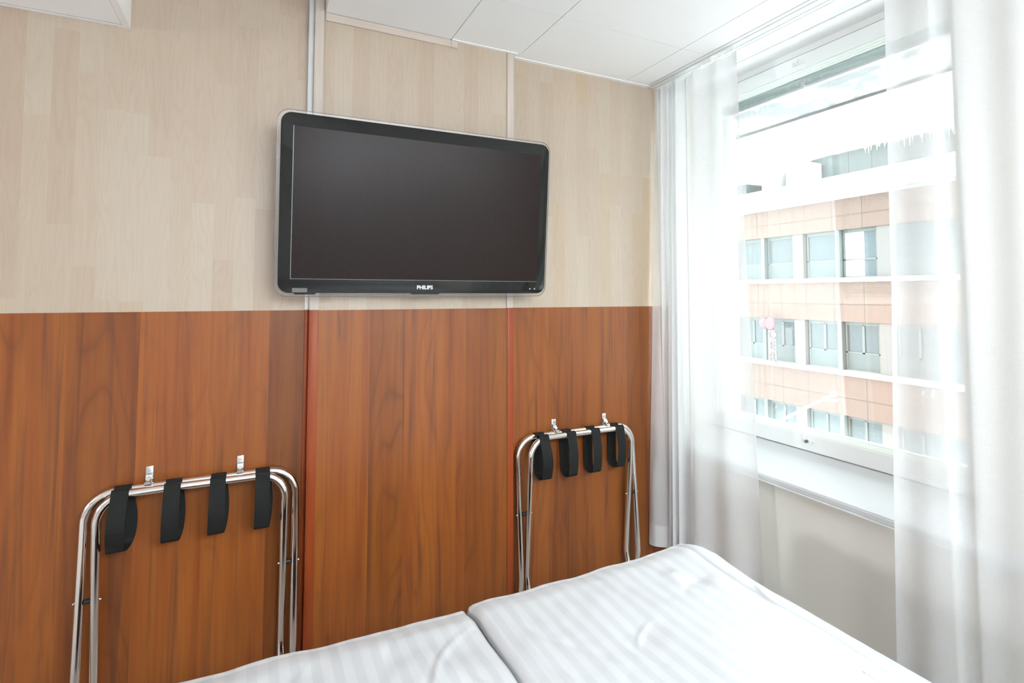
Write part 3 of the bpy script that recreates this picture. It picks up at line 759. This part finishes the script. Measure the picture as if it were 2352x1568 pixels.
def duvet(name, label, x0, x1, y0, y1, ztop, thick, drop, seed, dimples, edge=0.05):
    nx, ny = 230, 300
    bm = bmesh.new(); uvl = bm.loops.layers.uv.new('UVMap')
    def height(u, v, x, y):
        # distance from the outline, rounded pillow edge
        d = min(x-x0, x1-x, y1-y, (y-y0)+0.5)
        e = max(0.0, min(1.0, d/edge)); prof = math.sqrt(max(0, 1-(1-e)**2))
        return prof
    def surf(x, y):
        z = ztop
        p = Vector((x*2.1+seed, y*2.1, seed))
        z += 0.005*noise.noise(p)+0.004*noise.noise(p*2.6)+0.0018*noise.noise(p*9)
        # soft long wrinkles
        z += 0.003*math.sin(x*26+y*9+3*noise.noise(p*1.3))*max(0, noise.noise(Vector((x*1.7+3, y*1.7, seed+4))))*2.2
        # sewn seams along the right and far edges
        if x1 > 1.2: z -= 0.0035*math.exp(-((x-1.254)/0.006)**2)
        z -= 0.0025*math.exp(-((y-y1+0.030)/0.006)**2)
        # fine pulled creases
        for (ax, ay, ang, ln, wd, hh) in creases:
            dx, dy = x-ax, y-ay; ca, sa = math.cos(ang), math.sin(ang)
            al, ac = dx*ca+dy*sa, -dx*sa+dy*ca
            ac += 0.15*al*al/ln
            if abs(al) < ln*2 and abs(ac) < wd*4: z += hh*math.exp(-(al/ln)**2-(ac/wd)**2)
        for (cx, cy, rr, h) in dimples:
            q = ((x-cx)**2+(y-cy)**2)/(rr*rr)
            if q < 8: z += h*math.exp(-q)
        return z
    top = []; bot = []
    for j in range(ny+1):
        y = lerp(y0, y1, j/ny); rt_, rb_ = [], []
        for i in range(nx+1):
            # finer towards the rim
            tx = i/nx; tx = 0.5-0.5*math.cos(PI*tx)*0.35-0.65*(0.5-tx) if False else tx
            x = lerp(x0, x1, tx)
            wob = 0.006*noise.noise(Vector((y*5, seed, 2)))
            wy = 0.005*noise.noise(Vector((x*5, seed, 7)))
            pr = height(0, 0, x, y)
            z = surf(x, y)
            zr = z-(1-pr)*thick*0.55
            side = smooth((x-(x1-0.10))/0.10)*drop[1]+smooth(((x0+0.10)-x)/0.10)*drop[0]+smooth((y-(y1-0.10))/0.10)*drop[2]
            rt_.append(bm.verts.new((x+wob*(1 if i > nx*0.8 else 0), y+wy*(1 if j > ny*0.9 else 0), zr-side)))
            zb_ = z-thick+(1-pr)*thick*0.35
            rb_.append(bm.verts.new((x+wob*(1 if i > nx*0.8 else 0), y+wy*(1 if j > ny*0.9 else 0), zb_-side)))
        top.append(rt_); bot.append(rb_)
    def quad(a, b, c, d, uv):
        f = bm.faces.new((a, b, c, d))
        for l, q in zip(f.loops, uv): l[uvl].uv = q
    for j in range(ny):
        for i in range(nx):
            uv = [((lerp(x0, x1, i2/nx)), lerp(y0, y1, j2/ny)) for i2, j2 in ((i, j), (i+1, j), (i+1, j+1), (i, j+1))]
            quad(top[j][i], top[j][i+1], top[j+1][i+1], top[j+1][i], uv)
            quad(bot[j][i+1], bot[j][i], bot[j+1][i], bot[j+1][i+1], [uv[1], uv[0], uv[3], uv[2]])
    rim_t = [top[0][i] for i in range(nx)] + [top[j][nx] for j in range(ny)] + [top[ny][i] for i in range(nx, 0, -1)] + [top[j][0] for j in range(ny, 0, -1)]
    rim_b = [bot[0][i] for i in range(nx)] + [bot[j][nx] for j in range(ny)] + [bot[ny][i] for i in range(nx, 0, -1)] + [bot[j][0] for j in range(ny, 0, -1)]
    n = len(rim_t)
    for k in range(n):
        a, b, c, d = rim_t[k], rim_b[k], rim_b[(k+1) % n], rim_t[(k+1) % n]
        quad(a, b, c, d, [(v.co.x, v.co.y) for v in (a, b, c, d)])
    bmesh.ops.recalc_face_normals(bm, faces=bm.faces[:])
    o = finish(bm, name, M['satin'], None, True)
    return tag(o, label, 'duvet', 'white striped duvets'), surf
random.seed(2)
dim_r = [(1.16, 1.18, 0.035, -0.008), (1.12, 1.22, 0.03, 0.006), (1.20, 1.14, 0.03, 0.005), (0.86, 1.07, 0.06, -0.005), (0.95, 0.80, 0.12, 0.006), (1.30, 1.34, 0.12, 0.016)]
dim_l = [(-0.18, 1.30, 0.30, 0.012), (0.46, 1.22, 0.05, -0.006), (0.38, 1.12, 0.07, 0.006), (0.30, 1.25, 0.05, -0.004), (0.12, 1.2, 0.12, -0.004)]
duvet('duvet', 'white striped duvet on the window side, overlapping the other one', 0.535, 1.372, -0.45, 1.392, H-0.816, 0.050, (0.004, 0.035, 0.018), 1.3, dim_r, 0.022)
duvet('duvet', 'white striped duvet on the left, tucked under the other one', -0.46, 0.531, -0.45, 1.398, H-0.829, 0.040, (0.02, 0.004, 0.018), 7.7, dim_l, 0.022)

# ------------------------------------------------------------------ outside
XB = 18.0
struct(boxes('ground', [((2.6, -60, -9.2), (120, 90, -9.0))], M['snow']), 'snow covered street', 'ground')
aw = thing('window_ledge', 'snow dusted ledge jutting out above the window outside', 'ledge', (2.45, 1.4, H+0.97))
bm = bmesh.new(); rows = []
for j in range(61):
    y = lerp(-1.0, 4.0, j/60); zz = 0.006*noise.noise(Vector((0, y*6, 0)))
    rows.append([bm.verts.new((x, y, z)) for x, z in ((2.30, H+0.985), (2.46, H+0.972+zz), (2.60, H+0.950+zz), (2.605, H+0.990), (2.30, H+1.08))])
for a, b in zip(rows, rows[1:]):
    for q in range(5): bm.faces.new((a[q], a[(q+1) % 5], b[(q+1) % 5], b[q]))
bm.faces.new(rows[0]); bm.faces.new(rows[-1][::-1]); bmesh.ops.recalc_face_normals(bm, faces=bm.faces[:])
in_parent(finish(bm, 'snow_cover', M['ledge'], aw, True, 0.6), aw)
in_parent(boxes('drip_edge', [((2.600, -1.0, H+0.936), (2.608, 4.0, H+0.957))], M['frame_ext'], aw), aw)
rod = thing('facade_rod', 'thin white rod with a ball tip slanting outside the window', 'rod', (3.2, 2.3, H-0.75))
ROD0 = (2.2900, 1.8145, H-0.6335)
bm = bmesh.new(); tube(bm, [ROD0, (3.2, 2.12, H-0.620)], 0.008, 10); in_parent(finish(bm, 'rod_shaft', M['stone_white'], rod, True), rod)
bm = bmesh.new(); bmesh.ops.create_uvsphere(bm, u_segments=16, v_segments=12, radius=0.020, matrix=Matrix.Translation((3.2, 2.10, H-0.607)))
in_parent(finish(bm, 'ball_tip', M['stone_white'], rod, True), rod)
in_parent(boxes('rod_bracket', [((3.19, 2.09, H-0.655), (3.21, 2.15, H-0.640))], M['stone_white'], rod), rod)

bd = thing('office_building', 'office building across the street with terracotta bands and snowy roof', 'building', (XB+4, 10, -9))
BP = bd
def part(name, lst, m, parent=None, bevel=0.0):
    return in_parent(boxes(name, lst, m, BP, bevel), BP)
Y0, Y1 = -16.0, 44.0
part('building_core', [((XB+0.35, Y0, -9), (XB+12, Y1, H+3.55))], M['frame_ext'])
bands = []      # (top, bottom) of terracotta bands in X-units * 18
tops = [(0.184, 0.123), (0.024, -0.051), (-0.150, -0.226), (-0.324, -0.400)]
for a, b in tops:
    za, zb2 = H+a*XB, H+b*XB
    part('cladding_band', [((XB, Y0, zb2), (XB+0.35, Y1, za))], M['clad'])
    part('panel_joint', [((XB-0.004, Y0, lerp(zb2, za, 0.42)), (XB+0.001, Y1, lerp(zb2, za, 0.42)+0.03))], M['clad_seam'])
for zc in (0.031, -0.143, -0.317):
    part('snowy_sill', [((XB-0.16, Y0, H+(zc-0.0075)*XB), (XB+0.4, Y1, H+(zc+0.0005)*XB))], M['snow'])
part('cornice', [((XB-0.35, Y0, H+0.186*XB), (XB+1.2, Y1, H+3.88))], M['stone_white'])
part('cornice_cap', [((XB-0.45, Y0, H+3.88), (XB+1.2, Y1, H+4.0))], M['snow'])
part('cornice_grey_line', [((XB-0.05, Y0, H+0.181*XB), (XB+0.3, Y1, H+0.186*XB))], M['grey_line'])  # thin grey strip right below the cornice
# window bays, numbers are Y/X ratios; the pattern repeats every 0.171
base = 0.7265; per = 0.166
rowz = [(0.123, 0.031), (-0.051, -0.143), (-0.226, -0.317)]
k = 0
for r_, (a, b) in enumerate(rowz):
    za, zb2 = H+a*XB, H+b*XB
    for kk in range(-5, 9):
        c = base+kk*per
        if not (Y0+2 < c*XB < Y1-2): continue
        part('facade_pier', [((XB+0.05, (c-0.0115)*XB, zb2), (XB+0.36, (c+0.0115)*XB, za))], M['pier'])
        part('facade_pier', [((XB+0.02, (c-0.083-0.0045)*XB, zb2), (XB+0.36, (c-0.083+0.0035)*XB, za))], M['frame_ext'])
        for (p0, p1) in ((c-0.0115-0.003, c-0.083+0.0045), (c-0.083-0.0055, c-per+0.0115+0.003)):
            y0_, y1_ = p1*XB, p0*XB
            fr = bmesh.new(); t_ = 0.06
            zsp = lerp(zb2, za, 0.36)
            ring(fr, XB+0.20, XB+0.27, y0_, y1_, zb2, za, t_, t_, t_, 0.12)
            add_box(fr, (XB+0.20, y0_, zsp), (XB+0.27, y1_, zsp+0.05))
            if r_ > 0: add_box(fr, (XB+0.20, lerp(y0_, y1_, 0.48)-0.04, zsp), (XB+0.27, lerp(y0_, y1_, 0.48)+0.04, za-0.10))
            f_ = in_parent(finish(fr, 'facade_window', M['frame_ext'], BP), BP)
            white = (r_ == 0 and abs(p1-(c-per+0.0145)) < 1e-6)
            pm = M['blind_white'] if white and kk == 0 else M['ext_glass']
            if white and kk == 0:
                ym = lerp(y0_, y1_, 0.40)
                pa = boxes('pane', [((XB+0.24, y0_, zb2), (XB+0.25, ym, za))], M['ext_glass'], f_)
                pb = boxes('roller_blind', [((XB+0.235, ym, zb2), (XB+0.25, y1_, za))], M['blind_white'], f_)
            elif r_ == 2 and white and kk == 0:
                pa = boxes('pane', [((XB+0.24, y0_, zb2), (XB+0.25, y1_, za))], M['yellow'], f_)
            else:
                pa = boxes('pane', [((XB+0.24, y0_, zb2), (XB+0.25, y1_, za))], pm, f_)
            part('spandrel_panel', [((XB+0.21, y0_+t_, zb2+t_), (XB+0.235, y1_-t_, zsp))], M['teal']) if not (white and kk == 0) else None
# penthouse with teal panels, snow wave on its roof
part('penthouse_wall', [((XB+1.6, Y0, H+3.9), (XB+9, 14.2, H+5.6))], M['teal'])
part('penthouse_wall', [((XB+1.7, 16.7, H+3.9), (XB+9, Y1, H+5.05)), ((XB+1.7, 15.35, H+3.9), (XB+2.0, 15.62, H+5.0))], M['teal'])
part('penthouse_joint', [((XB+1.59, -3.5+i*0.82, H+3.9), (XB+1.605, -3.44+i*0.82, H+5.3)) for i in range(22)], M['teal'])
bm = bmesh.new(); rows = []
for j in range(241):
    y = lerp(Y0, Y1, j/240)
    dip = 0.33*smooth((y-13.2)/1.6)
    z = H+5.28-dip+0.07*noise.noise(Vector((0, y*1.3, 3)))+0.04*noise.noise(Vector((0, y*5, 1)))
    rows.append([bm.verts.new(v) for v in ((XB+1.25, y, z), (XB+1.1, y, z+0.25), (XB+1.6, y, z+0.9), (XB+9, y, z+1.3), (XB+9, y, z-0.1))])
for a, b in zip(rows, rows[1:]):
    for q in range(5): bm.faces.new((a[q], a[(q+1) % 5], b[(q+1) % 5], b[q]))
bm.faces.new(rows[0]); bm.faces.new(rows[-1][::-1]); bmesh.ops.recalc_face_normals(bm, faces=bm.faces[:])
in_parent(finish(bm, 'roof_snow', M['snow'], BP, True), BP)
random.seed(8)
bm = bmesh.new()
for i in range(60):
    y = random.uniform(7.0, 11.3); l = random.uniform(0.08, 0.38)
    cyl(bm, (XB+1.25, y, H+5.32), (XB+1.25, y, H+5.25-l), 0.03, 6, 0.004)
o_ = in_parent(finish(bm, 'icicles', M['snow'], BP), BP); o_['kind'] = 'stuff'
part('ventilation_box', [((XB+0.9, 14.45, H+3.9), (XB+1.5, 15.25, H+4.85)), ((XB+0.8, 13.05, H+3.9), (XB+1.5, 14.05, H+5.02))], M['stone_white'])
# sign reflected in the lower office windows, its reflection modelled as solid parts
SX = XB-0.45
sg = thing('sign_reflection', 'faint pink balloon sign with letters, a reflection in the office windows built as solid shapes', 'sign', (SX, 13.9, H-2.0))
in_parent(boxes('reflection_strip', [((SX-0.02, 13.66, H-2.62), (SX+0.02, 14.02, H-1.35))], M['frame_ext'], sg), sg)
for s_, zz in (('C', -1.52), ('E', -1.93), ('R', -2.36)):
    o_ = text(s_, 0.46, sg, 'letter', M['pink'], (0, 0, 0), (0, 0, 0), ext=0.01, off=0.012)
    o_.matrix_parent_inverse = Matrix.Identity(4)
    o_.rotation_euler = (PI/2, 0, -PI/2); o_.location = Vector((SX-0.035, 13.84, H+zz))-sg.location
for yy_, rr in ((13.92, 0.22), (14.22, 0.19)):  # pink rounds belonging to the reflected sign
    bm = bmesh.new(); bmesh.ops.create_uvsphere(bm, u_segments=20, v_segments=14, radius=rr, matrix=Matrix.Translation((SX, yy_, H-1.10)) @ Matrix.Diagonal((0.3, 1, 1.15, 1)))
    in_parent(finish(bm, 'balloon', M['pink'], sg, True), sg)
